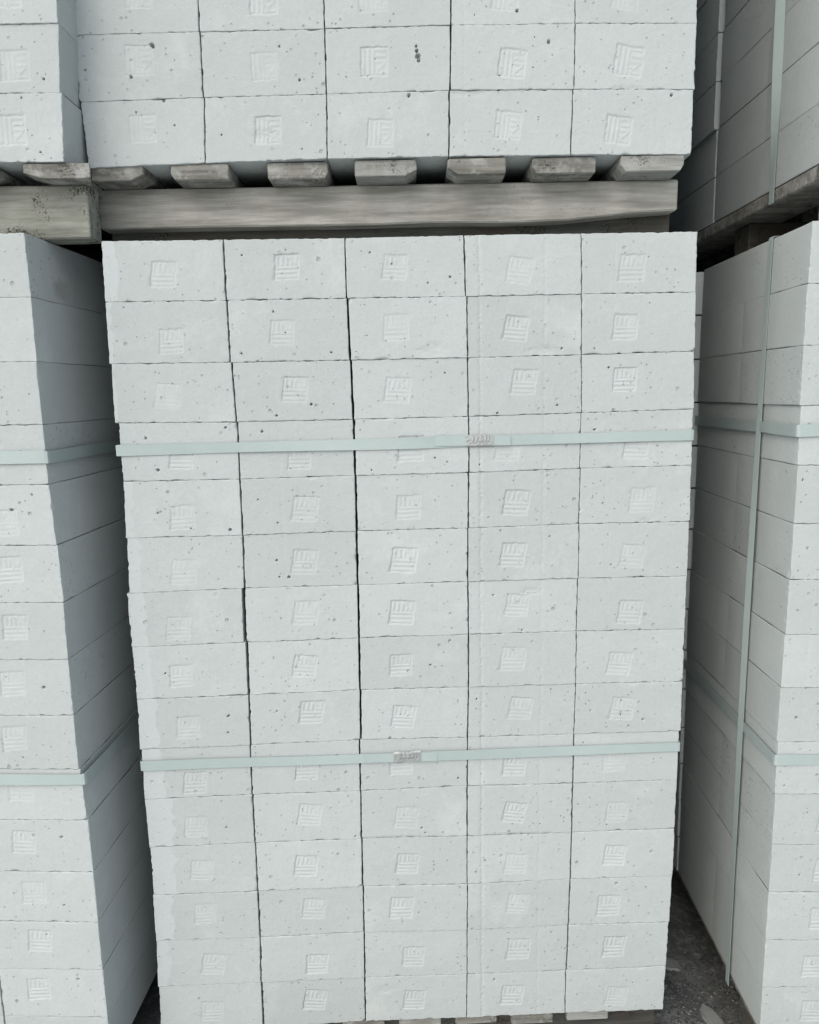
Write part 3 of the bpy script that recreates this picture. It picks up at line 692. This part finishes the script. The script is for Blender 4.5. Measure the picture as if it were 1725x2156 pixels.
# ================================================================== pallets
def pallet(loc, rz, label, boards, thick, beams, length=1.5, lights=()):
    P = empty('pallet', loc, rz)
    tag(P, label, 'pallet', GP)
    for i, (u0, u1, y0, wl, wr, sk) in enumerate(boards):
        timber('deck_board', P, u0, u1, y0, length, -thick, -.0006, MLT if i in lights else ME, 'y', wane=(wl, wr), seed=i + int(loc[0] * 100), skew=sk, cut=(.036, .005, .072) if wl == .03 else None)
    for i, bm in enumerate(beams): timber(bm[0], P, *bm[1:7], bm[7], 'x', seed=90 + i, bottom=bm[8] if len(bm) > 8 else None)
    return P
MLT = wood_material('chalky_light_board', (.20, .205, .19), (.33, .34, .32), (.15, .15, .135), 0, .45, .6)
ZC = 1.7477
pallet((-.5275, 1.2935, ZC), -.0027, 'weathered grey pallet with seven board ends showing under the upper middle stack',
       [(.006, .094, .003, 0, .020, .0), (.139, .236, .004, .004, 0, 0), (.300, .400, .006, 0, .002, .1), (.446, .549, .002, 0, .016, .15),
        (.601, .698, .0, .014, 0, .0), (.742, .848, .004, .004, .0, .1), (.888, .994, .001, .006, .004, 0)], .0262,
       [('stringer', -.004, 1.002, .050, .088, 1.6555 - ZC, 1.7213 - ZC, MW, [(0, .0005), (150, .001), (450, 0), (560, .002), (700, 0), (800, .0015), (860, .006), (930, .0125), (1000, .0155)]),
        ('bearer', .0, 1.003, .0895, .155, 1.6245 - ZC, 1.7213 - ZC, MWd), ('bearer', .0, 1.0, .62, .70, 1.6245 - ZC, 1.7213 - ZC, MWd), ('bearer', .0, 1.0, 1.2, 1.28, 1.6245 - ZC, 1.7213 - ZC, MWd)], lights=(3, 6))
ZL = 1.7315
pallet((-.529, 1.226, ZL), 0, 'grey pallet under the upper left stack, its thick spotted beam on the lower left stack',
       [(-.071, .036, .0005, .03, .0, 0), (-.222, -.118, .002, .0, .024, 0), (-.37, -.27, .0, 0, 0, 0), (-.52, -.42, .0, 0, 0, 0), (-.68, -.57, .0, 0, 0, 0), (-.83, -.73, 0, 0, 0, 0), (-.99, -.88, 0, 0, 0, 0)], .0242,
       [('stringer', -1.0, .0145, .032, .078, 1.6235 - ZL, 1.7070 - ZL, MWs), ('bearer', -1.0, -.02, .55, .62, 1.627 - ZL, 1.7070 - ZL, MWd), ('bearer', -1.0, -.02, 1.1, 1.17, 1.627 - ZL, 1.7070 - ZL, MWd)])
ZR = 1.735
pallet((.702, 1.272, ZR), -.004, 'grey pallet under the upper right stack, above the black void',
       [(.000, .10, .0, 0, 0, 0)] + [(.15 * i, .15 * i + .1, .0, 0, 0, 0) for i in range(1, 7)], .026,
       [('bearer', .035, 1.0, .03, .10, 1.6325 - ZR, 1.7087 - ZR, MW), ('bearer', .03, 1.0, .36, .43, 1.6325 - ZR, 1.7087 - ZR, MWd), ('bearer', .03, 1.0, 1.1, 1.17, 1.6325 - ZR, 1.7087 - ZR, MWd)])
for (loc, rz, lab, w0) in (((-.5022, 1.2666, .1238), .0348, 'dusty pallet on the ground under the lower middle stack, only its board ends showing', 0.),
                           ((-1.5868, 1.2396, .1245), -.0431, 'pallet on the ground beneath the lower left stack', 0.),
                           ((.6595, 1.2382, .1305), -.0343, 'pallet on the ground beneath the lower right stack', 0.)):
    h = loc[2]
    pallet(loc, rz, lab, [(.01 + .1135 * i, .095 + .1135 * i, .004 + .003 * (i % 3), 0, 0, 0) for i in range(8)], .024,
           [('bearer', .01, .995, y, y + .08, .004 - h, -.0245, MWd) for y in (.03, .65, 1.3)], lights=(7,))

# ================================================================== stacks of the row behind (they close off the gaps)
for i, (x, y, lvl) in enumerate([(-1.72, 2.95, 0), (-.6, 3.0, 0), (.55, 2.95, 0), (1.7, 3.0, 0), (-1.72, 2.95, 1), (-.6, 3.0, 1), (.55, 2.95, 1), (1.7, 3.0, 1)]):
    z = .124 + 1.624 * lvl
    v, f = [], []
    for c in range(5):
        for k in range(15):
            a, q = chamfer_box(.2 * c + .001, .2 * c + .199, 0, 1.2, .1 * k + .0005, .1 * k + .0995)
            o = len(v); v += a; f += [tuple(t + o for t in p) for p in q]
    for j in range(7):
        a, q = chamfer_box(.15 * j, .15 * j + .1, 0, 1.2, -.025, -.001); o = len(v); v += a; f += [tuple(t + o for t in p) for p in q]
    for yy in (.03, .56, 1.1):
        a, q = chamfer_box(0, 1, yy, yy + .08, -.123, -.0255); o = len(v); v += a; f += [tuple(t + o for t in p) for p in q]
    tag(link('block_stack', mesh_from('block_stack', v, f, MB_), None, (x, y, z)), ('lower', 'upper')[lvl] + ' stack of the second row hidden behind the ' + ('left', 'middle left', 'middle right', 'right')[i % 4] + ' front stacks', 'block stack', 'stacks of the second row')
